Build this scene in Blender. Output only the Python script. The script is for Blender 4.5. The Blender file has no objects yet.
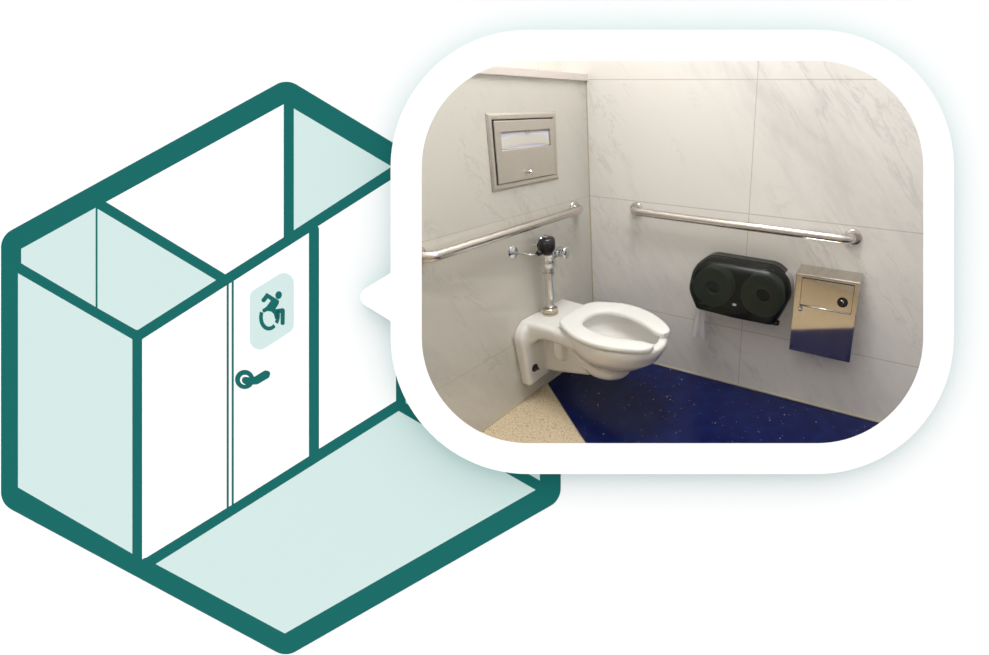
import bpy, bmesh, math, random
import numpy as np
from mathutils import Vector, Matrix
random.seed(4)
PI = math.pi
col = bpy.context.scene.collection

# ------------------------------------------------------------------ view
FPX, PITCH, ROLL, YAW = 502.2, 0.29544, 0.017545, -0.442873
CAM = Vector((1.596, -2.2873, 1.4561))
F = Vector((math.sin(YAW)*math.cos(PITCH), math.cos(YAW)*math.cos(PITCH), -math.sin(PITCH)))
R0 = Vector((math.cos(YAW), -math.sin(YAW), 0)); U0 = R0.cross(F)
R = math.cos(ROLL)*R0 + math.sin(ROLL)*U0
U = -math.sin(ROLL)*R0 + math.cos(ROLL)*U0
BD = 0.70                      # distance of the white display wall from the viewer
K = BD/FPX                     # metres of display wall per drawing unit
BM = Matrix(((R.x, U.x, -F.x, 0), (R.y, U.y, -F.y, 0), (R.z, U.z, -F.z, 0), (0, 0, 0, 1)))
BM = Matrix.Translation(CAM + BD*F) @ BM      # local frame of the display wall: x right, y up, z towards the viewer

cd = bpy.data.cameras.new('camera'); co = bpy.data.objects.new('camera', cd); col.objects.link(co)
co.matrix_world = Matrix.Translation(CAM) @ Matrix(((R.x, U.x, -F.x, 0), (R.y, U.y, -F.y, 0), (R.z, U.z, -F.z, 0), (0, 0, 0, 1)))
cd.sensor_fit = 'HORIZONTAL'; cd.sensor_width = 36; cd.lens = FPX*36/989
cd.shift_x = -(672-494.5)/989; cd.shift_y = -(327.5-252)/989
cd.clip_start = 0.02
bpy.context.scene.camera = co

# ------------------------------------------------------------------ materials
def srgb(r, g, b):
    f = lambda c: (c/255/12.92) if c/255 <= .04045 else ((c/255+.055)/1.055)**2.4
    return (f(r), f(g), f(b), 1)
def mat(name, color, rough=.5, metal=0, spec=.5, coat=0, coatr=.05):
    m = bpy.data.materials.new(name); m.use_nodes = True
    b = m.node_tree.nodes['Principled BSDF']
    b.inputs['Base Color'].default_value = color if len(color) == 4 else (*color, 1)
    b.inputs['Roughness'].default_value = rough; b.inputs['Metallic'].default_value = metal
    b.inputs['Specular IOR Level'].default_value = spec
    b.inputs['Coat Weight'].default_value = coat; b.inputs['Coat Roughness'].default_value = coatr
    return m
class NT:
    def __init__(s, m): s.t = m.node_tree; s.b = s.t.nodes['Principled BSDF']
    def n(s, k, **kw):
        x = s.t.nodes.new(k)
        for a, v in kw.items(): setattr(x, a, v)
        return x
    def l(s, a, b): s.t.links.new(a, b)
    def val(s, inp, v):
        if hasattr(v, 'default_value') or hasattr(v, 'links'): s.l(v, inp)
        else: inp.default_value = v
    def math(s, op, a, b=0.0, c=0.0, clamp=False):
        x = s.n('ShaderNodeMath', operation=op); x.use_clamp = clamp
        s.val(x.inputs[0], a); s.val(x.inputs[1], b); s.val(x.inputs[2], c); return x.outputs[0]
    def mix(s, f, a, b):
        x = s.n('ShaderNodeMix', data_type='RGBA')
        s.val(x.inputs[0], f); s.val(x.inputs[6], a); s.val(x.inputs[7], b); return x.outputs[2]
    def ramp(s, v, lo, hi, a=0.0, b=1.0):
        x = s.n('ShaderNodeMapRange'); x.clamp = True; x.interpolation_type = 'SMOOTHSTEP'
        s.val(x.inputs[0], v); x.inputs[1].default_value = lo; x.inputs[2].default_value = hi
        x.inputs[3].default_value = a; x.inputs[4].default_value = b; return x.outputs[0]
    def obj(s): return s.n('ShaderNodeTexCoord').outputs['Object']
    def noise(s, vec, scale, detail=4, rough=.5, dist=0):
        x = s.n('ShaderNodeTexNoise'); s.l(vec, x.inputs['Vector'])
        x.inputs['Scale'].default_value = scale; x.inputs['Detail'].default_value = detail
        x.inputs['Roughness'].default_value = rough; x.inputs['Distortion'].default_value = dist
        return x.outputs['Fac']
    def dot(s, vec, d):
        x = s.n('ShaderNodeVectorMath', operation='DOT_PRODUCT'); s.l(vec, x.inputs[0]); x.inputs[1].default_value = d
        return x.outputs['Value']

def marble(name, axis, zlines, slines, base, seed, grout=(.40, .35, .26)):
    m = mat(name, base, .07, 0, .5); t = NT(m); o = t.obj()
    e = (1, 0, 0) if axis == 'x' else (0, 1, 0)
    sv = t.dot(o, e); zv = t.dot(o, (0, 0, 1))
    ang = math.radians(52); ca, sa = math.cos(ang), math.sin(ang)
    al = t.dot(o, (e[0]*ca, e[1]*ca, -sa)); ac = t.dot(o, (e[0]*sa, e[1]*sa, ca))
    cv = t.n('ShaderNodeCombineXYZ'); t.l(t.math('MULTIPLY', al, .33), cv.inputs[0]); t.l(ac, cv.inputs[1]); cv.inputs[2].default_value = seed
    v = cv.outputs[0]
    n1 = t.noise(v, 3.2, 6, .62, .5)
    vein = t.ramp(t.math('ABSOLUTE', t.math('SUBTRACT', n1, .5)), 0.0, .022, 1, 0)
    patch = t.ramp(t.noise(v, 2.3, 3), .46, .66)
    n2 = t.noise(v, 8.5, 7, .68, .7)
    fine = t.ramp(t.math('ABSOLUTE', t.math('SUBTRACT', n2, .5)), 0.0, .02, 1, 0)
    patch2 = t.ramp(t.noise(v, 4.1, 2), .53, .66)
    haze = t.ramp(t.noise(v, 2.6, 8, .7), .47, .75)
    f = t.math('ADD', t.math('MULTIPLY', t.math('MULTIPLY', vein, patch), .24), t.math('MULTIPLY', t.math('MULTIPLY', fine, patch2), .26))
    f = t.math('ADD', f, t.math('MULTIPLY', haze, .30), clamp=True)
    c = t.mix(f, base, (base[0]*.47, base[1]*.475, base[2]*.52, 1))
    g = None
    for z in zlines:
        k = t.ramp(t.math('ABSOLUTE', t.math('SUBTRACT', zv, z)), .0014, .0026, 1, 0); g = k if g is None else t.math('MAXIMUM', g, k)
    for s_ in slines:
        k = t.ramp(t.math('ABSOLUTE', t.math('SUBTRACT', sv, s_)), .0014, .0026, 1, 0); g = k if g is None else t.math('MAXIMUM', g, k)
    if g is not None:
        c = t.mix(t.math('MULTIPLY', g, .6), c, (*grout, 1))
        t.l(t.math('ADD', t.math('MULTIPLY', g, .5), .07), t.b.inputs['Roughness'])
    t.l(c, t.b.inputs['Base Color']); return m

WB = srgb(240, 237, 231)
M = {}
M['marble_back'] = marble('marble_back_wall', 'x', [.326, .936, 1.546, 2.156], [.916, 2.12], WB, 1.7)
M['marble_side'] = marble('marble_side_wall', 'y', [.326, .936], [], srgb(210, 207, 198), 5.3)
M['marble_upper'] = marble('marble_upper_wall', 'y', [2.1], [-.19], srgb(232, 226, 216), 8.1)
M['plaster'] = mat('painted_plaster', srgb(232, 230, 228), .8)
M['laminate'] = mat('pale_laminate', srgb(226, 222, 216), .5)
M['sill'] = mat('sill_stone', srgb(222, 212, 206), .3)
M['white'] = mat('matt_white_paint', (.845, .845, .845), .9, 0, 0)
L0 = 1.26
M['pale'] = mat('pale_teal_paint', tuple(c/L0 for c in srgb(215, 236, 233)[:3]), .9, 0, 0)
M['teal'] = mat('dark_teal_paint', tuple(c/L0 for c in srgb(30, 109, 105)[:3]), .9, 0, 0)
M['aqua'] = mat('teal_bounce_paint', (.01, .32, .30), .9, 0, 0)  # bounce colour on the frame's unseen outer edges, added to tint its shadow teal
M['porcelain'] = mat('glazed_porcelain', srgb(232, 230, 225), .12, 0, .5, .3)
M['seat'] = mat('white_seat_plastic', srgb(233, 233, 229), .25)
M['chrome'] = mat('polished_chrome', (.66, .67, .69), .05, 1)
M['brass'] = mat('aged_nickel', (.55, .48, .38), .25, 1)
M['black'] = mat('black_plastic', (.012, .012, .013), .22)
M['bolt'] = mat('dark_steel_bolt', (.12, .11, .10), .4, 1)
M['tissue'] = mat('white_tissue', (.85, .85, .86), .9, 0, .1)
M['grey_plastic'] = mat('light_grey_plastic', (.50, .48, .47), .4)
M['caulk'] = mat('sealant', srgb(190, 178, 150), .6)
M['emblem'] = mat('pale_emblem_print', (.55, .60, .72), .4)

def brushed(name, c, rough, axis, amt=.10):
    m = mat(name, c, rough, 1); t = NT(m); o = t.obj()
    mp = t.n('ShaderNodeMapping'); t.l(o, mp.inputs[0]); mp.inputs['Scale'].default_value = axis
    n = t.noise(mp.outputs[0], 60, 3)
    t.l(t.math('ADD', t.math('MULTIPLY', n, amt*2), rough-amt), t.b.inputs['Roughness'])
    t.l(t.mix(t.ramp(n, .3, .7), (c[0]*.88, c[1]*.88, c[2]*.88, 1), (*c[:3], 1)), t.b.inputs['Base Color'])
    return m
M['steel'] = mat('brushed_steel', (.64, .60, .565), .27, 1)
M['steel_v'] = brushed('brushed_steel_panel', (.70, .665, .61), .36, (1, 1, 14))
M['steel_mirror'] = brushed('bright_steel', (.66, .62, .56), .055, (14, 1, 1), .01)
M['steel_dark'] = mat('shadow_gap_steel', (.05, .045, .04), .6, .5)

def smoked():
    m = bpy.data.materials.new('smoked_plastic'); m.use_nodes = True; t = m.node_tree
    b = t.nodes['Principled BSDF']; b.inputs['Base Color'].default_value = (.012, .014, .013, 1); b.inputs['Roughness'].default_value = .32
    tr = t.nodes.new('ShaderNodeBsdfTransparent'); tr.inputs[0].default_value = (.26, .33, .25, 1)
    mx = t.nodes.new('ShaderNodeMixShader'); mx.inputs[0].default_value = .40
    t.links.new(b.outputs[0], mx.inputs[1]); t.links.new(tr.outputs[0], mx.inputs[2]); t.links.new(mx.outputs[0], t.nodes['Material Output'].inputs[0])
    return m
M['smoked'] = smoked()

def floor_mats():
    m = mat('navy_terrazzo', (.005, .010, .085), .22, 0, .28); t = NT(m); o = t.obj()
    def specks(scale, thr, r):
        v = t.n('ShaderNodeTexVoronoi'); t.l(o, v.inputs['Vector']); v.inputs['Scale'].default_value = scale
        sp = t.n('ShaderNodeSeparateColor'); t.l(v.outputs['Color'], sp.inputs[0])
        return t.math('MULTIPLY', t.math('GREATER_THAN', sp.outputs[0], thr), t.math('LESS_THAN', v.outputs['Distance'], r))
    s1 = t.math('MAXIMUM', specks(40, .91, .12), specks(100, .95, .16))
    mott = t.noise(o, 14, 5)
    c = t.mix(t.ramp(mott, .35, .7), (.003, .007, .066, 1), (.004, .012, .090, 1))
    c = t.mix(t.math('MULTIPLY', s1, .8), c, (.55, .56, .58, 1))
    t.l(c, t.b.inputs['Base Color']); blue = m
    m = mat('beige_terrazzo', srgb(205, 188, 155), .35, 0, .4); t = NT(m); o = t.obj()
    s1 = specks(95, .66, .30); s2 = specks(130, .78, .30)
    c = t.mix(t.ramp(t.noise(o, 150, 3), .35, .65), srgb(196, 176, 142), srgb(226, 210, 180))
    c = t.mix(t.math('MULTIPLY', s1, .75), c, srgb(118, 90, 66)); c = t.mix(t.math('MULTIPLY', s2, .7), c, srgb(240, 232, 214))
    t.l(c, t.b.inputs['Base Color'])
    return blue, m
M['navy'], M['beige'] = floor_mats()

# ------------------------------------------------------------------ helpers
def build(name, bm, m, parent=None, smooth=False, M4=None, auto=None):
    me = bpy.data.meshes.new(name)
    bmesh.ops.recalc_face_normals(bm, faces=bm.faces)
    bm.to_mesh(me); bm.free()
    o = bpy.data.objects.new(name, me); col.objects.link(o)
    ms = m if isinstance(m, (list, tuple)) else [m]
    for x in ms: me.materials.append(x)
    if smooth:
        for p in me.polygons: p.use_smooth = True
        if auto is not None: me.set_sharp_from_angle(angle=math.radians(auto))
    if M4 is not None: o.matrix_world = M4
    if parent:
        o.parent = parent
        o.matrix_parent_inverse = parent.matrix_basis.inverted() if parent.type == 'EMPTY' else Matrix.Identity(4)
    return o
def empty(name, M4):
    o = bpy.data.objects.new(name, None); col.objects.link(o); o.matrix_world = M4; o.empty_display_size = .05
    return o
def tag(o, label=None, cat=None, kind=None, group=None):
    if label: o['label'] = label
    if cat: o['category'] = cat
    if kind: o['kind'] = kind
    if group: o['group'] = group
    return o
def fillet(pts, r, n=10):
    out = []; N = len(pts)
    rs = r if isinstance(r, (list, tuple)) else [r]*N
    for i in range(N):
        p = Vector(pts[i]); a = Vector(pts[i-1])-p; b = Vector(pts[(i+1) % N])-p; rr = rs[i]
        if rr <= 0: out.append(p); continue
        a.normalize(); b.normalize(); th = a.angle(b); d = rr/math.tan(th/2)
        c = p+(a+b).normalized()*(rr/math.sin(th/2))
        p0 = p+a*d; p1 = p+b*d; v0 = p0-c; v1 = p1-c; tot = v0.angle(v1)
        sgn = 1 if (v0.x*v1.y-v0.y*v1.x) > 0 else -1
        for k in range(n+1):
            t = sgn*tot*k/n; out.append(c+Vector((v0.x*math.cos(t)-v0.y*math.sin(t), v0.x*math.sin(t)+v0.y*math.cos(t))))
    return out
def prism(bm, loop3_a, loop3_b):
    a = [bm.verts.new(p) for p in loop3_a]; b = [bm.verts.new(p) for p in loop3_b]; n = len(a)
    for i in range(n): bm.faces.new((a[i], a[(i+1) % n], b[(i+1) % n], b[i]))
    bm.faces.new(a[::-1]); bm.faces.new(b)
def ring_solid(bm, of, inf, ob, ib):      # outer/inner loops of equal count, front and back
    L = [[bm.verts.new(p) for p in q] for q in (of, inf, ib, ob)]; n = len(of); fs = []
    for k in range(4):
        A, B = L[k], L[(k+1) % 4]
        for i in range(n): fs.append((k, bm.faces.new((A[i], A[(i+1) % n], B[(i+1) % n], B[i]))))
    return fs
def box(bm, x0, x1, y0, y1, z0, z1, bev=0, seg=2):
    m = bmesh.ops.create_cube(bm, size=1, matrix=Matrix.Translation(((x0+x1)/2, (y0+y1)/2, (z0+z1)/2)) @ Matrix.Diagonal((abs(x1-x0), abs(y1-y0), abs(z1-z0), 1)))
    if bev:
        es = {e for v in m['verts'] for e in v.link_edges}
        bmesh.ops.bevel(bm, geom=list(es), offset=bev, segments=seg, profile=.5, affect='EDGES')
def bx(name, m, parent, x0, x1, y0, y1, z0, z1, bev=0, seg=2):
    bm = bmesh.new(); box(bm, x0, x1, y0, y1, z0, z1, bev, seg); return build(name, bm, m, parent, bev > 0, auto=35)
def frame_for(d):
    d = Vector(d).normalized(); u = Vector((0, 0, 1)) if abs(d.z) < .9 else Vector((1, 0, 0))
    a = d.cross(u).normalized(); return a, d.cross(a).normalized(), d
def lathe(bm, prof, origin, axis, n=40, sy=1.0):     # prof: (radius, distance along the axis)
    a, b, d = frame_for(axis); o = Vector(origin); rows = []
    for r, h in prof:
        rows.append([bm.verts.new(o+d*h+a*(max(r, 1e-5)*math.cos(2*PI*i/n))+b*(sy*max(r, 1e-5)*math.sin(2*PI*i/n))) for i in range(n)])
    for A, B in zip(rows, rows[1:]):
        for i in range(n): bm.faces.new((A[i], A[(i+1) % n], B[(i+1) % n], B[i]))
    bm.faces.new(rows[0][::-1]); bm.faces.new(rows[-1])
def lt(name, m, parent, prof, origin, axis, n=40, auto=40):
    bm = bmesh.new(); lathe(bm, prof, origin, axis, n); return build(name, bm, m, parent, True, auto=auto)
def bend(pts, r, n=8):           # round the inner corners of a 3D polyline
    P = [Vector(p) for p in pts]; out = [P[0]]
    for i in range(1, len(P)-1):
        a = (P[i-1]-P[i]).normalized(); b = (P[i+1]-P[i]).normalized(); th = a.angle(b); d = r/math.tan(th/2)
        c = P[i]+(a+b).normalized()*(r/math.sin(th/2)); v0 = P[i]+a*d-c; v1 = P[i]+b*d-c
        om = v0.angle(v1)
        for k in range(n+1): out.append(c+(v0*math.sin(om*(1-k/n))+v1*math.sin(om*k/n))/math.sin(om))
    out.append(P[-1]); return out
def tube(bm, pts, r, n=20):
    P = [Vector(p) for p in pts]; rows = []; a = None
    for i, p in enumerate(P):
        d = (P[min(i+1, len(P)-1)]-P[max(i-1, 0)]).normalized()
        if a is None: a = frame_for(d)[0]
        a = (a-d*a.dot(d)).normalized(); b = d.cross(a); rr = r[i] if isinstance(r, (list, tuple)) else r
        rows.append([bm.verts.new(p+rr*(a*math.cos(2*PI*k/n)+b*math.sin(2*PI*k/n))) for k in range(n)])
    for A, B in zip(rows, rows[1:]):
        for k in range(n): bm.faces.new((A[k], A[(k+1) % n], B[(k+1) % n], B[k]))
    bm.faces.new(rows[0][::-1]); bm.faces.new(rows[-1])
def loft(bm, loops, cap=True):
    rows = [[bm.verts.new(p) for p in q] for q in loops]; n = len(rows[0])
    for A, B in zip(rows, rows[1:]):
        for i in range(n): bm.faces.new((A[i], A[(i+1) % n], B[(i+1) % n], B[i]))
    if cap: bm.faces.new(rows[0][::-1]); bm.faces.new(rows[-1])

# ------------------------------------------------------------------ the room
W = 2.9; H = 3.0; SET = -.15
back_pt = CAM + F*(BD+.011)
def clip(bm):
    bmesh.ops.bisect_plane(bm, geom=bm.verts[:]+bm.edges[:]+bm.faces[:], plane_co=back_pt, plane_no=-F, clear_outer=True)
    bmesh.ops.holes_fill(bm, edges=[e for e in bm.edges if e.is_boundary], sides=0)
def shell(name, m, x0, x1, y0, y1, z0, z1):
    bm = bmesh.new(); box(bm, x0, x1, y0, y1, z0, z1); clip(bm)
    return tag(build(name, bm, m), kind='structure')
shell('wall_back', M['marble_back'], SET-.1, W, 0, .1, -.05, H)
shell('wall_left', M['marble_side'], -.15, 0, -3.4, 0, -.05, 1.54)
shell('wall_left_upper', M['marble_upper'], -.25, -.15, -3.4, 0, 1.0, H)
shell('trim_ledge', M['sill'], -.15, .012, -3.4, 0, 1.54, 1.572)
shell('wall_right', M['plaster'], W, W+.1, -3.4, .1, -.05, H)
shell('ceiling', M['plaster'], SET-.1, W+.1, -3.4, .1, H, H+.1)
# floor: navy field and beige border meet on a slanting line
P0 = Vector((.0, -.442)); dv = (Vector((.465, -.753))-P0).normalized()
def fl(name, m, pts, z0=-.05, z1=0.0):
    bm = bmesh.new(); prism(bm, [(x, y, z0) for x, y in pts], [(x, y, z1) for x, y in pts]); clip(bm)
    return tag(build(name, bm, m), kind='structure')
e1 = P0+dv*(W/dv.x)
fl('floor_navy', M['navy'], [(0, 0), (0, P0.y), (e1.x, e1.y), (W, 0)])
fl('floor_beige', M['beige'], [(0, P0.y), (0, -3.4), (W, -3.4), (e1.x, e1.y)])
nv = Vector((dv.y, -dv.x))
fl('trim_divider', M['steel'], [tuple(P0+Vector((.001, 0))), tuple(P0+dv*3.4), tuple(P0+dv*3.4+nv*.004), tuple(P0+nv*.004+Vector((.002, 0)))], .0, .0008)
shell('trim_back_sealant', M['caulk'], 0, W, -.005, 0, 0, .005)
shell('trim_left_sealant', M['caulk'], 0, .005, -3.4, 0, 0, .005)
shell('trim_corner_sealant', M['caulk'], 0, .004, -.004, 0, .005, 1.54)

# ceiling light panel
LX, LY = .74, -.73
cl = empty('ceiling_light', Matrix.Translation((LX, LY, H)))
tag(cl, 'wide square flush ceiling light panel above the toilet', 'light')
bm = bmesh.new(); s = .40
ring_solid(bm, [(LX-s, LY-s, H-.02), (LX+s, LY-s, H-.02), (LX+s, LY+s, H-.02), (LX-s, LY+s, H-.02)],
           [(LX-s+.03, LY-s+.03, H-.02), (LX+s-.03, LY-s+.03, H-.02), (LX+s-.03, LY+s-.03, H-.02), (LX-s+.03, LY+s-.03, H-.02)],
           [(LX-s, LY-s, H-.0005), (LX+s, LY-s, H-.0005), (LX+s, LY+s, H-.0005), (LX-s, LY+s, H-.0005)],
           [(LX-s+.03, LY-s+.03, H-.0005), (LX+s-.03, LY-s+.03, H-.0005), (LX+s-.03, LY+s-.03, H-.0005), (LX-s+.03, LY+s-.03, H-.0005)])
build('frame', bm, M['grey_plastic'], cl)
em = bpy.data.materials.new('lit_diffuser'); em.use_nodes = True
b = em.node_tree.nodes['Principled BSDF']; b.inputs['Base Color'].default_value = (.8, .8, .8, 1)
b.inputs['Emission Color'].default_value = (1, .99, .985, 1); b.inputs['Emission Strength'].default_value = 20
bx('diffuser', em, cl, LX-s+.03, LX+s-.03, LY-s+.03, LY+s-.03, H-.012, H-.004)

# ------------------------------------------------------------------ toilet
tc = lambda x: -.447-.16*x*x           # slightly off-square set of the bowl
def tw(x, y, z): return Vector((x, tc(x)+y, z))
toilet = empty('toilet', Matrix.Translation((0, -.47, 0)))
tag(toilet, 'white wall-hung porcelain toilet with open-front seat over the navy floor', 'toilet')
def ell(xb, xf, b, z, n=56, pw=2.0):
    xc, a = (xb+xf)/2, (xf-xb)/2; out = []
    for i in range(n):
        t = 2*PI*i/n; c, s_ = math.cos(t), math.sin(t)
        out.append(tw(xc+a*math.copysign(abs(c)**(2/pw), c), b*math.copysign(abs(s_)**(2/pw), s_), z))
    return out
def rr_yz(x, y0, y1, z0, z1, rt, rb, sx=None):      # rounded rectangle in the y-z plane
    q = fillet([(y0, z0), (y1, z0), (y1, z1), (y0, z1)], [rb, rb, rt, rt], 8)
    return [Vector((x, p.x, p.y)) for p in q]
bm = bmesh.new()
# wall plate
pl_y0, pl_y1 = -.675, -.315
def plate_loop(x, e): 
    q = fillet([(-.630+e, .092+e), (-.342-e, .092+e), (pl_y1-e, .430-e), (pl_y0+e, .430-e)], [.02, .02, .085, .085], 8)
    return [Vector((x, p.x, p.y)) for p in q]
loft(bm, [plate_loop(0, 0), plate_loop(.046, 0), plate_loop(.056, .010)])
# deck running from the plate to the rim
rows = []
for x, hw, zb in [(.0, .172, .29), (.055, .170, .295), (.068, .168, .318), (.088, .166, .338), (.12, .164, .350), (.18, .164, .354), (.26, .172, .356), (.36, .185, .36), (.44, .185, .362)]:
    q = fillet([(-hw, zb), (hw, zb), (hw, .430), (-hw, .430)], [.03, .03, .022, .022], 5)
    rows.append([tw(x, p.x, p.y) for p in q])
loft(bm, rows)
# bowl
S = [(.439, .19, .728, .205, 2.0), (.432, .182, .733, .210, 2), (.408, .182, .730, .208, 2), (.380, .19, .712, .200, 2), (.352, .205, .694, .186, 2), (.326, .225, .660, .168, 2),
     (.302, .24, .625, .147, 2), (.282, .25, .588, .125, 2), (.267, .26, .555, .106, 2), (.257, .265, .540, .104, 2), (.250, .27, .536, .102, 2), (.222, .272, .530, .100, 2), (.206, .28, .515, .092, 2), (.198, .30, .49, .075, 2)]
loft(bm, [ell(xb, xf, b_, z, 56, pw) for z, xb, xf, b_, pw in S][::-1])
# trapway body between the plate and the bowl
rows = []
for x, hw, z0, z1 in [(.02, .06, .112, .38), (.12, .062, .124, .38), (.22, .07, .148, .38), (.32, .08, .176, .36), (.40, .07, .20, .3)]:
    q = fillet([(-hw, z0), (hw, z0), (hw, z1), (-hw, z1)], .03, 6); rows.append([tw(x, p.x, p.y) for p in q])
loft(bm, rows)
for sgn in (-1, 1):              # the tube bulge on each flank
    tube(bm, [tw(.165, sgn*.066, z) for z in (.225, .235, .265, .30, .335, .37)], [.025, .036, .04, .04, .04, .04], 24)
    tube(bm, bend([tw(.245, sgn*.06, .38), tw(.25, sgn*.075, .32), tw(.33, sgn*.09, .245), tw(.42, sgn*.05, .235)], .05, 6), .018, 16)
solid = build('bowl_raw', bm, M['porcelain'])
bm = bmesh.new()
loft(bm, [ell(xb, xf, b_, z) for z, xb, xf, b_ in [(.50, .285, .690, .150), (.432, .285, .690, .150), (.41, .272, .700, .158), (.385, .28, .692, .152), (.35, .30, .65, .130), (.315, .325, .59, .095), (.285, .35, .53, .06), (.275, .38, .49, .03)]][::-1])
cav = build('cavity', bm, M['porcelain'])
md = solid.modifiers.new('r', 'REMESH'); md.mode = 'VOXEL'; md.voxel_size = .0055
md = solid.modifiers.new('s', 'SMOOTH'); md.factor = .5; md.iterations = 8
md = solid.modifiers.new('b', 'BOOLEAN'); md.operation = 'DIFFERENCE'; md.object = cav; md.solver = 'EXACT'
md = solid.modifiers.new('r2', 'REMESH'); md.mode = 'VOXEL'; md.voxel_size = .0042
md = solid.modifiers.new('s2', 'SMOOTH'); md.factor = .5; md.iterations = 6
bpy.context.view_layer.update()
me = bpy.data.meshes.new_from_object(solid.evaluated_get(bpy.context.evaluated_depsgraph_get()))
for v in me.vertices: v.co.x = max(v.co.x, .0006)
bowl = bpy.data.objects.new('bowl', me); col.objects.link(bowl); bowl.parent = toilet; bowl.matrix_parent_inverse = toilet.matrix_basis.inverted()
for p in me.polygons: p.use_smooth = True
for o in (solid, cav): bpy.data.objects.remove(o)
# seat: horseshoe swept from tip to tip
def resamp(P, n):
    P = [Vector(p) for p in P]; d = [0]
    for a, b_ in zip(P, P[1:]): d.append(d[-1]+(b_-a).length)
    out = []; j = 0
    for i in range(n):
        t = d[-1]*i/(n-1)
        while j < len(P)-2 and d[j+1] < t: j += 1
        out.append(P[j].lerp(P[j+1], min(1, (t-d[j])/max(1e-9, d[j+1]-d[j]))))
    return out
GAP = .052
def chaikin(P, n=3):
    P = [Vector(p) for p in P]
    for _ in range(n):
        Q = [P[0]]
        for a, b_ in zip(P, P[1:]): Q += [a*.75+b_*.25, a*.25+b_*.75]
        P = Q+[P[-1]]
    return P
ho = chaikin([(.710, GAP+.003), (.719, .070), (.716, .098), (.688, .130), (.64, .160), (.58, .189), (.52, .207), (.45, .216), (.38, .212), (.33, .197), (.28, .174), (.24, .152), (.210, .126), (.200, .09), (.198, .04), (.198, 0)])
ho = [(p.x, p.y) for p in ho]; outer = ho
hi = chaikin([(.704, GAP+.002), (.68, GAP), (.650, GAP+.002), (.62, .068), (.58, .084), (.54, .098), (.49, .108), (.43, .112), (.38, .107), (.345, .094), (.32, .074), (.303, .048), (.298, .024), (.297, 0)])
# match the two curves half by half
def pair(h, n=46): return resamp([(x, y, 0) for x, y in h], n)
A = pair(ho); B = pair([(p.x, p.y) for p in hi])
A = A+[Vector((v.x, -v.y, 0)) for v in A[-2::-1]]; B = B+[Vector((v.x, -v.y, 0)) for v in B[-2::-1]]
for v in B: v.y -= .007
zt, zb = .466, .443
prof = [(.0, .15), (.0, .55), (.02, .82), (.07, .97), (.16, 1), (.5, .97), (.84, .90), (.93, .80), (.98, .6), (1, .3), (1, 0), (.5, 0), (.03, 0)]
bm = bmesh.new(); loops = []
for a_, b_ in zip(A, B):
    loops.append([tw(a_.x+(b_.x-a_.x)*u, a_.y+(b_.y-a_.y)*u, zb+(zt-zb)*w) for u, w in prof])
loft(bm, loops)
seat = build('seat', bm, M['seat'], toilet, True, auto=50)
mdb = seat.modifiers.new('bev', 'BEVEL'); mdb.width = .003; mdb.segments = 2; mdb.angle_limit = math.radians(55)
for k, (x, y) in enumerate([(.55, .19), (.55, -.19), (.3, .165), (.3, -.165)]):
    p = tw(x, y*.93, 0); lt('bumper', M['seat'], toilet, [(.008, .4385), (.008, .4435)], (p.x, p.y, 0), (0, 0, 1), 16)
for y in (-.06, .06):
    p = tw(.20, y, 0); lt('hinge', M['seat'], toilet, [(.012, .4365), (.012, .443), (.009, .4455)], (p.x, p.y, 0), (0, 0, 1), 16)
for y in (-.592, -.378):
    bo = lt('bolt', M['bolt'], toilet, [(.0, .006), (.019, .006), (.020, .004), (.019, .0)], (.0555, y, .183), (1, 0, 0), 28)
    lt('nut', M['bolt'], bo, [(.0105, 0), (.0105, .013), (.006, .014), (.006, .022), (.004, .024)], (.060, y, .183), (1, 0, 0), 6)

# ------------------------------------------------------------------ flush valve
vx, vy = .078, -.477
fv = empty('flush_valve', Matrix.Translation((vx, vy, .432)))
tag(fv, 'chrome sensor flush valve with black cap standing on the toilet deck', 'flush valve')
lt('base_flange', M['brass'], fv, [(.037, .0), (.038, .004), (.038, .012), (.036, .016), (.037, .018), (.036, .030), (.030, .034), (.024, .036)], (vx, vy, .430), (0, 0, 1))
lt('pipe', M['chrome'], fv, [(.0195, .462), (.0195, .645)], (vx, vy, 0), (0, 0, 1))
lt('pipe_bead', M['chrome'], fv, [(.021, .47), (.0235, .474), (.021, .478)], (vx, vy, 0), (0, 0, 1))
lt('coupling_nut', M['chrome'], fv, [(.022, .634), (.029, .638), (.029, .650), (.026, .652), (.030, .655), (.030, .676), (.026, .681)], (vx, vy, 0), (0, 0, 1), 12, 25)
lt('valve_body', M['chrome'], fv, [(.026, .678), (.034, .686), (.037, .696), (.037, .718), (.034, .722), (.033, .727), (.036, .731), (.036, .760), (.033, .764), (.036, .768), (.038, .79), (.034, .800), (.026, .810)], (vx, vy, 0), (0, 0, 1))
# black sensor cap: a slanted hood in front, chrome collar behind
bm = bmesh.new(); rows = []
for z, r, off, fr in [(.744, .016, .026, .3), (.752, .027, .018, .6), (.762, .036, .010, .8), (.778, .0415, .004, 1), (.796, .042, .0, 1), (.812, .040, -.003, 1), (.820, .034, -.005, 1), (.823, .020, -.006, 1)]:
    c0 = Vector((vx, vy, z))+Vector((.64, -.77, 0))*off
    rows.append([c0+Vector((r*math.cos(2*PI*i/36), r*math.sin(2*PI*i/36), 0)) for i in range(36)])
loft(bm, rows); build('sensor_cap', bm, M['black'], fv, True, auto=60)
lt('cap_screw', M['chrome'], fv, [(.013, 0), (.012, .006), (.007, .009)], (vx-.012, vy+.006, .8225), (0, 0, 1), 24)
bm = bmesh.new(); tube(bm, bend([(vx-.03, vy+.02, .738), (vx-.034, vy-.022, .745), (vx-.03, vy-.036, .796), (vx-.008, vy-.02, .825)], .012, 5), .006, 12)
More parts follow.
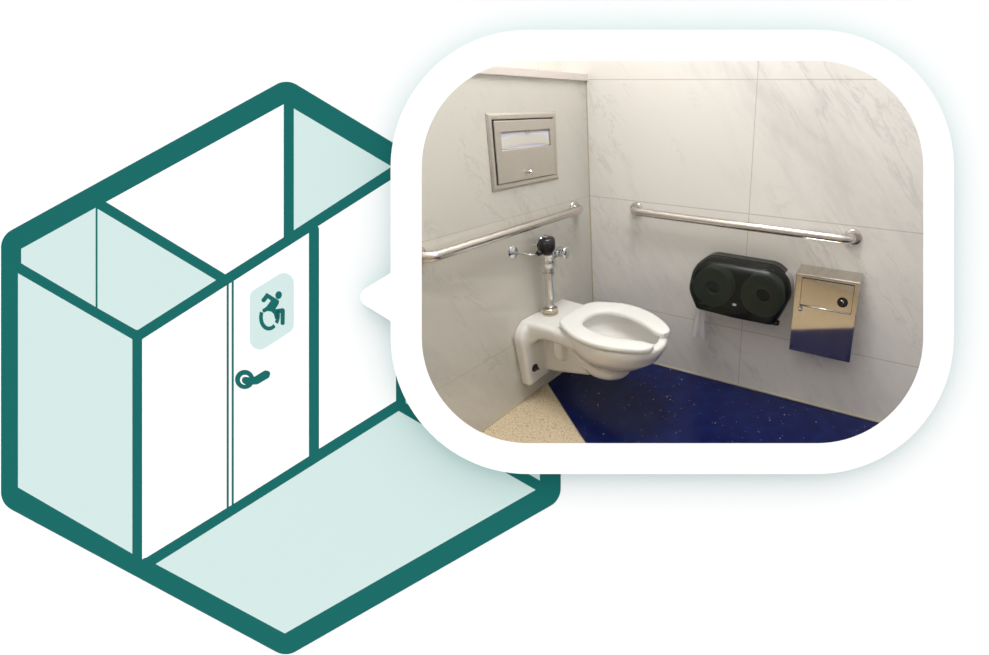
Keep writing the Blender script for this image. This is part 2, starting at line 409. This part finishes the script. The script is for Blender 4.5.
build('cap_bracket', bm, M['chrome'], fv, True)
# supply stop on the right
sy = vy+.092
bm = bmesh.new(); tube(bm, [(vx, vy+.03, .728), (vx, sy, .728)], .0165, 24); build('supply_arm', bm, M['chrome'], fv, True, auto=40)
lt('arm_nut', M['chrome'], fv, [(.019, .040), (.025, .042), (.025, .060), (.019, .062)], (vx, vy, .728), (0, 1, 0), 8, 20)
bm = bmesh.new(); tube(bm, [(.012, sy, .728), (vx-.03, sy, .728), (vx-.01, sy, .728), (vx+.01, sy, .728), (vx+.028, sy, .728)], [.017, .017, .023, .027, .024], 28)
build('stop_valve', bm, M['chrome'], fv, True, auto=50)
lt('stop_cap', M['chrome'], fv, [(.022, .026), (.029, .029), (.030, .034), (.030, .044), (.026, .049), (.012, .052)], (vx, sy, .728), (1, 0, 0))
lt('wall_flange', M['chrome'], fv, [(.034, .0006), (.033, .004), (.024, .010), (.018, .012)], (0, sy, .728), (1, 0, 0))
# push button rod reaching to the wall on the left
ky = vy-.062
lt('side_knob', M['black'], fv, [(.011, 0), (.014, .002), (.014, .020), (.011, .024), (.009, .026)], (vx-.004, vy-.036, .758), (0, -1, 0), 20)
bm = bmesh.new(); tube(bm, bend([(vx-.004, ky+.004, .758), (vx-.006, -.575, .760), (.006, -.618, .772)], .02, 5), .0045, 12); build('sensor_tube', bm, M['chrome'], fv, True)
lt('sensor_flange', M['chrome'], fv, [(.031, .0006), (.030, .004), (.020, .010), (.011, .013), (.010, .020)], (0, -.618, .774), (1, 0, 0))

# ------------------------------------------------------------------ grab bars
def grab_bar(label, A0, A1, nrm, dz=0.0):
    A0, A1, nrm = Vector(A0), Vector(A1), Vector(nrm)
    t = empty('grab_bar', Matrix.Translation((A0+A1)/2)); tag(t, label, 'grab bar')
    so = .058; pts = bend([A0+nrm*.003, A0+nrm*so, A1+nrm*so, A1+nrm*.003], .042, 10)
    bm = bmesh.new(); tube(bm, pts, .0205, 28); build('bar', bm, M['steel'], t, True, auto=60)
    for P in (A0, A1):
        f = lt('flange', M['steel'], t, [(.038, .0006), (.038, .006), (.036, .010), (.032, .013), (.021, .014)], P, nrm)
    return t
grab_bar('brushed steel grab bar on the marble wall above the black paper dispenser', (.300, 0, .893), (1.397, 0, .885), (0, -1, 0))
grab_bar('brushed steel grab bar on the left wall below the recessed seat cover dispenser', (0, -.150, .896), (0, -1.105, .890), (1, 0, 0))

# ------------------------------------------------------------------ seat cover dispenser, left wall
sd = empty('seat_cover_dispenser', Matrix.Translation((0, -.49, 1.065)))
tag(sd, 'square brushed steel seat cover dispenser set into the left wall', 'dispenser')
def rect_x(x, y0, y1, z0, z1): return [(x, y0, z0), (x, y1, z0), (x, y1, z1), (x, y0, z1)]
y0, y1, z0, z1 = -.714, -.266, 1.065, 1.390
bm = bmesh.new(); w = .027
n_ = 4
loops = [rect_x(.0006, y0, y1, z0, z1), rect_x(.004, y0+.002, y1-.002, z0+.002, z1-.002), rect_x(.0085, y0+.010, y1-.010, z0+.010, z1-.010),
         rect_x(.0085, y0+w-.003, y1-w+.003, z0+w-.003, z1-w+.003), rect_x(.006, y0+w, y1-w, z0+w, z1-w), rect_x(.0006, y0+w, y1-w, z0+w, z1-w)]
loft(bm, loops, False); build('frame', bm, M['steel_v'], sd)
bx('gap_liner', M['steel_dark'], sd, .0006, .0014, y0+w, y1-w, z0+w, z1-w)
dy0, dy1, dz0, dz1 = y0+w+.005, y1-w-.003, z0+w+.003, z1-w-.006
# door plate with the slot opening
sy0, sy1, sz0, sz1 = -.645, -.326, 1.235, 1.311
def door_loop(x, e=0): return rect_x(x, dy0+e, dy1-e, dz0+e, dz1-e)
def slot_loop(x, e=0): return rect_x(x, sy0-e, sy1+e, sz0-e, sz1+e)
bm = bmesh.new(); loft(bm, [slot_loop(.003), slot_loop(.0115), slot_loop(.013, .002), door_loop(.013, .002), door_loop(.0115), door_loop(.003)], False)
door = build('door', bm, M['steel_v'], sd)
lt('knob', M['chrome'], door, [(.006, 0), (.006, .008), (.0105, .010), (.0115, .016), (.008, .021), (.001, .0225)], (.013, -.494, 1.127), (1, 0, 0), 24)
bx('top_latch', M['brass'], door, .006, .0125, -.492, -.468, 1.301, 1.311)
bx('slot_liner', M['grey_plastic'], sd, .0015, .0028, sy0-.01, sy1+.008, sz0-.01, sz1+.008)
# the stack of paper covers bulging in the slot
pc = empty('paper_seat_covers', Matrix.Translation((.005, -.486, 1.235)))
tag(pc, 'white paper seat covers showing in the slot of the steel wall dispenser', 'paper covers')
def sheet(name, zt_, amp, x, lo, m):
    bm = bmesh.new(); n = 40; top = []; bot = []
    for i in range(n+1):
        u = i/n; y = sy0+.003+(sy1-sy0-.006)*u; e = 1-abs(2*u-1)**3
        top.append((x+.003*e, y, zt_+amp*e)); bot.append((x+.001, y, sz0+.004+lo*e))
    a = [bm.verts.new(p) for p in top]; b_ = [bm.verts.new(p) for p in bot]
    c = [bm.verts.new((p[0]-.0008, p[1], p[2])) for p in top]; d = [bm.verts.new((p[0]-.0008, p[1], p[2])) for p in bot]
    for i in range(n):
        bm.faces.new((b_[i], b_[i+1], a[i+1], a[i])); bm.faces.new((c[i], c[i+1], d[i+1], d[i]))
        bm.faces.new((a[i], a[i+1], c[i+1], c[i])); bm.faces.new((d[i], d[i+1], b_[i+1], b_[i]))
    bm.faces.new((a[0], c[0], d[0], b_[0])); bm.faces.new((a[n], b_[n], d[n], c[n]))
    return build(name, bm, m, pc, True, auto=50)
sheet('cover_stack', 1.302, .004, .0038, -.002, mat('bluish_paper', (.74, .74, .84), .8))
sheet('front_cover', 1.278, .014, .006, .010, mat('cream_paper', (.70, .68, .62), .8))

# ------------------------------------------------------------------ paper dispenser, back wall
td = empty('toilet_paper_dispenser', Matrix.Translation((.925, 0, .46)))
tag(td, 'smoked black twin-roll toilet paper dispenser on the marble wall', 'dispenser')
dout = [(.706, .464), (.918, .453), (1.114, .455), (1.166, .585), (1.149, .672), (1.082, .722), (.750, .726), (.681, .668), (.662, .56)]
rads = [.012, .3, .012, .10, .10, .10, .10, .10, .10]
def dl(y, sx=1.0, sz=1.0, dz=0.0): 
    q = fillet(dout, rads, 8); cx, cz = .923, .455
    return [Vector((cx+(p.x-cx)*sx, y, cz+(p.y-cz)*sz+dz)) for p in q]
bm = bmesh.new(); loft(bm, [dl(-.0006, 1.0, 1.0), dl(-.056, 1.004, 1.0), dl(-.060, 1.0, .998)]); bp = build('back_plate', bm, [M['black'], M['grey_plastic']], td)
for p in bp.data.polygons:
    if p.center.x > 1.125 and p.center.z > .50: p.material_index = 1
bm = bmesh.new()
outs = [(-.0605, .994, .99), (-.070, .998, .995), (-.085, .998, .995), (-.105, .992, .98), (-.122, .982, .955), (-.135, .965, .92), (-.143, .94, .88), (-.1475, .90, .83), (-.149, .85, .77), (-.1495, .5, .4)]
loft(bm, [dl(*q) for q in outs]+[]); 
cover = build('cover', bm, M['smoked'], td, True, auto=60)
bm = bmesh.new(); box(bm, .908, .926, -.1525, -.1495, .517, .528, .002); em1 = build('emblem', bm, M['emblem'], cover, True, auto=40)
bx('lock_slot', M['black'], cover, .895, .925, -.075, -.045, .7125, .7165, .001)
bm = bmesh.new(); tube(bm, [(.735, -.118, .4555), (.83, -.12, .4535), (.925, -.121, .449), (1.02, -.12, .449), (1.112, -.118, .449)], .0045, 8)
build('tear_bar', bm, M['black'], td, True)
bx('catch', M['black'], td, 1.100, 1.130, -.13, -.105, .449, .468, .003)
rx, rz = (.792, 1.042), (.580, .582)
prev = None
for i in range(2):
    t = empty('toilet_paper_roll', Matrix.Translation((rx[i], -.08, rz[i])))
    tag(t, ['toilet paper roll inside the smoked dispenser on the side nearer the toilet', 'toilet paper roll inside the smoked dispenser on the side nearer the steel bin'][i], 'toilet paper', group='paper rolls in the smoked dispenser')
    rr = [.098, .104][i]
    bm = bmesh.new(); n = 56; ri = .037
    cir = lambda r, y: [(rx[i]+r*math.cos(2*PI*k/n), y, rz[i]+r*math.sin(2*PI*k/n)) for k in range(n)]
    ring_solid(bm, cir(rr, -.132), cir(ri, -.132), cir(rr, -.035), cir(ri, -.035)); build('paper', bm, M['tissue'], t, True, auto=40)
    lt('core', M['black'], t, [(.0365, .033), (.0365, .10)], (rx[i], 0, rz[i]), (0, -1, 0))
    if i == 0:
        bm = bmesh.new(); rows = []
        for j in range(15):
            v = j/14; z = .47-.205*v; wd = .030+.046*v**.8; row = []
            for k in range(17):
                u = k/16; dzj = 0 if j < 14 else [0, .012, .03, .004][k % 4]
                x = .719-.006*v+(u-.5)*wd+(-.006*v if u < .3 else 0)
                row.append(bm.verts.new((x, -.085+.010*math.sin(u*11+v*2)*(.4+.6*v)+.006*v, z+dzj-.012*abs(u-.5)*v)))
            rows.append(row)
        for A_, B_ in zip(rows, rows[1:]):
            for k in range(16): bm.faces.new((A_[k], A_[k+1], B_[k+1], B_[k]))
        o = build('loose_end', bm, M['tissue'], t, True); sm = o.modifiers.new('t', 'SOLIDIFY'); sm.thickness = .0012

# ------------------------------------------------------------------ steel disposal box, back wall
sb = empty('sanitary_disposal_box', Matrix.Translation((1.32, 0, .33)))
tag(sb, 'shiny steel disposal box with hinged flap on the marble wall', 'disposal bin')
X0, X1, Z0, Z1 = 1.184, 1.459, .329, .712
bm = bmesh.new()
loft(bm, [[(X0, -.0006, Z0), (X1, -.0006, Z0), (X1, -.0006, .726), (X0, -.0006, .726)], [(X0, -.1, Z0), (X1, -.1, Z0), (X1, -.1, Z1), (X0, -.1, Z1)]])
bmesh.ops.bevel(bm, geom=bm.edges[:], offset=.0018, segments=1, affect='EDGES')
build('body', bm, M['steel_mirror'], sb)
fp = bx('front_panel', M['steel_mirror'], sb, X0+.006, X1-.006, -.1025, -.1002, Z0+.006, Z1-.006)
flp = bx('flap', M['steel_mirror'], sb, 1.215, 1.437, -.1046, -.1028, .569, .695)
bx('top_groove', M['steel_dark'], flp, 1.215, 1.437, -.1045, -.1028, .6955, .6985)
bx('side_groove', M['steel_dark'], flp, 1.2128, 1.2145, -.1043, -.1028, .569, .697)
bx('side_groove', M['steel_dark'], flp, 1.4373, 1.4388, -.1043, -.1028, .569, .697)
bm = bmesh.new(); tube(bm, [(1.213, -.1062, .5645), (1.439, -.1062, .5645)], .0032, 12); build('hinge', bm, M['steel'], flp, True)
lt('lock', M['chrome'], sb, [(.011, 0), (.0115, .004), (.009, .009), (.004, .010), (.0039, .008)], (1.2175, -.1028, .546), (0, -1, 0), 24)
hl = lt('finger_hole', M['black'], flp, [(.023, 0), (.023, .0022), (.020, .0026), (.019, .0012)], (1.397, -.1047, .612), (0, -1, 0), 32)
bm = bmesh.new(); tube(bm, bend([(1.389, -.110, .622), (1.401, -.110, .618), (1.400, -.110, .600)], .006, 4), .0035, 10); build('finger_catch', bm, M['chrome'], flp, True)

for o in col.objects:                # the door of the box leans very slightly
    r_ = o
    while r_.parent: r_ = r_.parent
    if r_ == sb and o.type == 'MESH':
        for v in o.data.vertices:
            if v.co.y < -.05: v.co.y -= (.712-v.co.z)*.016
# ------------------------------------------------------------------ the white display wall, the drawing and the speech bubble frame
def px(x, y, z=0.0, s=1.0): return Vector(((x-672)*K*s, (252-y)*K*s, z))
def board_poly(name, m, pts, r, za, zb_, parent, depth_parent=None, n=10):
    bm = bmesh.new(); q = fillet(pts, r, n); prism(bm, [px(p.x, p.y, za) for p in q], [px(p.x, p.y, zb_) for p in q])
    return board_obj(name, bm, m, parent)
def board_obj(name, bm, m, parent=None):
    me = bpy.data.meshes.new(name); bmesh.ops.recalc_face_normals(bm, faces=bm.faces); bm.to_mesh(me); bm.free()
    for x in (m if isinstance(m, list) else [m]): me.materials.append(x)
    o = bpy.data.objects.new(name, me); col.objects.link(o)
    if parent: o.parent = parent
    else: o.matrix_world = BM
    return o
def rrect(x0, y0, x1, y1, r, n=24): return fillet([(x0, y0), (x1, y0), (x1, y1), (x0, y1)], r, n)
# wall with the opening: radial fill between the opening and the outer edge
hole = rrect(422-9, 61-9, 923+9, 443+9, 115)
def outer_pt(p):
    c = Vector((672.5, 252)); d = p-c; X0_, X1_, Y0_, Y1_ = -620, 2250, -60, 1230
    t = min(((X1_-c.x)/d.x if d.x > 0 else (X0_-c.x)/d.x) if abs(d.x) > 1e-6 else 1e9, ((Y1_-c.y)/d.y if d.y > 0 else (Y0_-c.y)/d.y) if abs(d.y) > 1e-6 else 1e9)
    return c+d*t
hole2 = []
for i, p in enumerate(hole):       # subdivide the straights so the fan stays even
    q = hole[(i+1) % len(hole)]; k = max(1, int((q-p).length/20))
    hole2 += [p.lerp(q, j/k) for j in range(k)]
# insert points heading for the four outer corners
c = Vector((672.5, 252)); outl = [outer_pt(p) for p in hole2]
bm = bmesh.new(); th = .010
fs = ring_solid(bm, [px(p.x, p.y, 0) for p in outl], [px(p.x, p.y, 0) for p in hole2], [px(p.x, p.y, -th) for p in outl], [px(p.x, p.y, -th) for p in hole2])
for k, f in fs:
    if k in (1, 2): f.material_index = 1       # rim of the opening and the room side
wf = board_obj('wall_front', bm, [M['white'], M['laminate']]); tag(wf, kind='structure')

sk = empty('stall_drawing', BM)
tag(sk, 'dark teal line drawing of a toilet stall block on the white wall', 'wall drawing')
t0, t1, t2, t3, t4 = .00012, .00022, .00032, .00042, .00052
board_poly('outline', M['teal'], [(1.2, 235.8), (286.8, 78.7), (560.7, 243.7), (560.7, 500), (286, 657), (1.2, 503.9)], 20, t0, t1, sk)
def panel(name, m, pts, r=0, parent=None, a=t1, b_=t2): return board_poly(name, m, pts, r, a-.00005, b_, parent or sk)
panel('tinted_wall', M['pale'], [(21.5, 248.8), (95.8, 207.8), (95.8, 306.8), (21.5, 263.3)])
panel('tinted_wall', M['pale'], [(97.8, 208.8), (216.2, 280.1), (139, 329.3), (137.2, 330), (135.3, 329.3), (97.8, 308)])
panel('white_wall', M['white'], [(106.3, 202), (283.8, 104.4), (283.8, 237.3), (225.5, 274.2)])
panel('tinted_wall', M['pale'], [(294.0, 108.6), (391.8, 166.6), (294.0, 230.2)])
panel('tinted_wall', M['pale'], [(18.3, 273.3), (132.5, 339.2), (132.5, 553.5), (18.3, 487.3)])
panel('front_wall', M['white'], [(142.4, 339.2), (226.8, 285.4), (226.8, 507.9), (146.3, 557.6), (144.5, 557.8), (142.4, 559.3)])
panel('door_jamb', M['white'], [(229.0, 284.0), (231.8, 282.2), (231.8, 504.8), (229.0, 506.6)])
dr = panel('door', M['white'], [(234.0, 280.8), (309.0, 233), (309.0, 456.2), (234.0, 503.5)])
panel('front_wall', M['white'], [(317.9, 226.4), (396.1, 176.6), (396.1, 400.8), (319.2, 448.6), (319.2, 228)])
panel('floor', M['pale'], [(155.9, 563.9), (398.8, 410.9), (535.7, 489.8), (285.0, 633.3)]).name = 'tinted_floor'
panel('tinted_wall', M['pale'], [(405.8, 190), (539.9, 262), (539.9, 480.4), (405.8, 402.9)])
sg = panel('door_sign', M['pale'], [(250.0, 292.6), (294.0, 265.0), (294.0, 329.2), (250.0, 358.0)], [9, 10, 9, 10], dr, t2, t3)
# the drawing stops behind the frame: cut it along the opening
bm = bmesh.new(); q = rrect(422-15, 61-15, 923+15, 443+15, 121); prism(bm, [px(p.x, p.y, -.01) for p in q], [px(p.x, p.y, .01) for p in q])
cut = board_obj('cut', bm, M['white'])
for o in list(sk.children):
    if max(v.co.x for v in o.data.vertices) < px(400, 0).x: continue
    md = o.modifiers.new('c', 'BOOLEAN'); md.operation = 'DIFFERENCE'; md.object = cut; md.solver = 'EXACT'
    bpy.context.view_layer.update()
    me = bpy.data.meshes.new_from_object(o.evaluated_get(bpy.context.evaluated_depsgraph_get())); o.modifiers.clear(); o.data = me
bpy.data.objects.remove(cut)
# wheelchair symbol, drawn on the same slant
bm = bmesh.new()
def sp(x, y): return (240+x/10.92, 265+y/10.92)
def add(pts, r=0, n=6):
    q = fillet([Vector(p) for p in pts], r, n); prism(bm, [px(p.x, p.y, t3-.00005) for p in q], [px(p.x, p.y, t4) for p in q])
add([(278.85+math.cos(2*PI*i/28)*3.25, 295.1+math.sin(2*PI*i/28)*3.95-.12*math.cos(2*PI*i/28)*3.25) for i in range(28)])
add([sp(*p) for p in [(232, 384), (293, 303), (430, 388), (425, 425), (388, 482), (478, 470), (492, 492), (490, 655), (446, 655), (446, 524), (412, 524), (426, 570), (386, 590), (372, 535), (345, 508), (300, 502), (262, 522), (240, 488), (292, 455), (340, 388), (307, 364), (262, 420)]],
    [1.6, 1.2, 1.6, .8, .3, 1.2, 1.0, 1.9, 1.9, .2, .1, 0, 0, 1.2, 1.2, 1.2, .9, 1.6, .5, .2, .2, 1.9])
def arc_band(cx, cy, rxo, ryo, w_, a0, a1, sk_=-.18, n=40):
    o_, i_ = [], []
    for k in range(n+1):
        t = a0+(a1-a0)*k/n; ct, st = math.cos(t), math.sin(t)
        o_.append((cx+rxo*ct, cy+ryo*st+sk_*rxo*ct)); i_.append((cx+(rxo-w_)*ct, cy+(ryo-w_*1.05)*st+sk_*(rxo-w_)*ct))
    for k in range(n):
        q = [o_[k], o_[k+1], i_[k+1], i_[k]]
        prism(bm, [px(*p, t3-.00005) for p in q], [px(*p, t4) for p in q])
arc_band(269.8, 316.2, 10.4, 14.2, 3.7, math.radians(-22), math.radians(38), -.12)
arc_band(269.8, 316.2, 10.4, 14.2, 3.7, math.radians(54), math.radians(204), -.12)
sym = board_obj('wheelchair_symbol', bm, M['teal'], dr)
bm = bmesh.new()
def disc(bm, cx, cy, r, a, b_, n=40): prism(bm, [px(cx+r*math.cos(2*PI*i/n), cy+r*math.sin(2*PI*i/n), a) for i in range(n)], [px(cx+r*math.cos(2*PI*i/n), cy+r*math.sin(2*PI*i/n), b_) for i in range(n)])
n = 44; cc = lambda cx, cy, r, z: [px(cx+r*math.cos(2*PI*i/n), cy+r*math.sin(2*PI*i/n), z) for i in range(n)]
ring_solid(bm, cc(244.9, 379.4, 9.6, t3), cc(245.2, 379.7, 5.0, t3), cc(244.9, 379.4, 9.6, t2-.00005), cc(245.2, 379.7, 5.0, t2-.00005))
q = fillet([(242.5, 376.5), (253.0, 377.6), (265.0, 370.3), (271.5, 371.2), (269.2, 377.6), (257.5, 384.4), (246.0, 384.6), (242.0, 382.0)], [3, 2.5, 3.0, 3.0, 3.0, 4, 2, 3], 6)
prism(bm, [px(p.x, p.y, t2-.00005) for p in q], [px(p.x, p.y, t3+.00003) for p in q])
board_obj('door_handle', bm, M['teal'], dr)

# speech bubble frame: a raised ring with splayed edges
HB = .0235; fscale = (BD-HB)/BD
def bubble_outer(e=0.0, n=24):
    pts = [(390.6-e, 30-e), (953.8+e, 30-e), (953.8+e, 474+e), (390.6-e, 474+e), (390.6-e, 321+e*.3), (351.3-e, 297), (390.6-e, 272.9-e*.3)]
    return fillet(pts, [137, 137, 137, 137, 0, 10, 0], n)
def by_angle(loop, angs):        # where rays from the middle meet the loop
    c_ = Vector((672.5, 252)); out = []
    for a in angs:
        d = Vector((math.cos(a), math.sin(a))); best = None
        for i in range(len(loop)):
            p, q = loop[i], loop[(i+1) % len(loop)]; e_ = q-p; den = d.x*e_.y-d.y*e_.x
            if abs(den) < 1e-9: continue
            w_ = p-c_; t = (w_.x*e_.y-w_.y*e_.x)/den; u = (w_.x*d.y-w_.y*d.x)/den
            if t > 0 and -1e-6 <= u <= 1+1e-6 and (best is None or t > best): best = t
        out.append(c_+d*best)
    return out
LO = bubble_outer(); LI = rrect(421.7, 60.8, 923.3, 443.2, 106); c_ = Vector((672.5, 252))
angs = sorted({round(math.atan2(p.y-c_.y, p.x-c_.x), 5) for p in LO+LI})
angs = sorted(set(angs) | {round(-PI+2*PI*i/240+1e-4, 5) for i in range(240)})
o_f = by_angle(LO, angs); i_f = by_angle(LI, angs)
o_b = by_angle(bubble_outer(-.6), angs); i_b = by_angle(rrect(421.7-6, 60.8-6, 923.3+6, 443.2+6, 112), angs)
bm = bmesh.new()
fs = ring_solid(bm, [px(p.x, p.y, HB, fscale) for p in o_f], [px(p.x, p.y, HB, fscale) for p in i_f],
                [px(p.x, p.y, .0004) for p in o_b], [px(p.x, p.y, .0004) for p in i_b])
for k, f in fs:
    if k == 3: f.material_index = 1
bub = board_obj('speech_bubble_frame', bm, [M['white'], M['aqua']])
tag(bub, 'white speech bubble frame around the opening, its pointer towards the stall drawing', 'frame')

# ------------------------------------------------------------------ made-up world light on the viewer's side, brighter edge-on to deepen the frame's shadow
w = bpy.data.worlds.new('world'); bpy.context.scene.world = w; w.use_nodes = True; t = w.node_tree
bg = t.nodes['Background']; tcn = t.nodes.new('ShaderNodeTexCoord'); sx = t.nodes.new('ShaderNodeSeparateXYZ')
t.links.new(tcn.outputs['Generated'], sx.inputs[0])
ma = t.nodes.new('ShaderNodeMath'); ma.operation = 'MULTIPLY_ADD'; t.links.new(sx.outputs['Z'], ma.inputs[0]); ma.inputs[1].default_value = .60; ma.inputs[2].default_value = 0.32
dt = t.nodes.new('ShaderNodeVectorMath'); dt.operation = 'DOT_PRODUCT'; t.links.new(tcn.outputs['Generated'], dt.inputs[0]); dt.inputs[1].default_value = F
sq = t.nodes.new('ShaderNodeMath'); sq.operation = 'POWER'; t.links.new(dt.outputs['Value'], sq.inputs[0]); sq.inputs[1].default_value = 2
s1 = t.nodes.new('ShaderNodeMath'); s1.operation = 'SUBTRACT'; s1.inputs[0].default_value = 1; t.links.new(sq.outputs[0], s1.inputs[1])
s2 = t.nodes.new('ShaderNodeMath'); s2.operation = 'POWER'; t.links.new(s1.outputs[0], s2.inputs[0]); s2.inputs[1].default_value = 2
m2 = t.nodes.new('ShaderNodeMath'); m2.operation = 'MULTIPLY_ADD'; t.links.new(s2.outputs[0], m2.inputs[0]); m2.inputs[1].default_value = 2.5; t.links.new(ma.outputs[0], m2.inputs[2])
t.links.new(m2.outputs[0], bg.inputs['Strength']); bg.inputs[0].default_value = (1, 1, 1, 1)

vs = bpy.context.scene.view_settings
vs.view_transform = 'Standard'; vs.look = 'None'; vs.gamma = 1; vs.exposure = 0; vs.use_curve_mapping = False
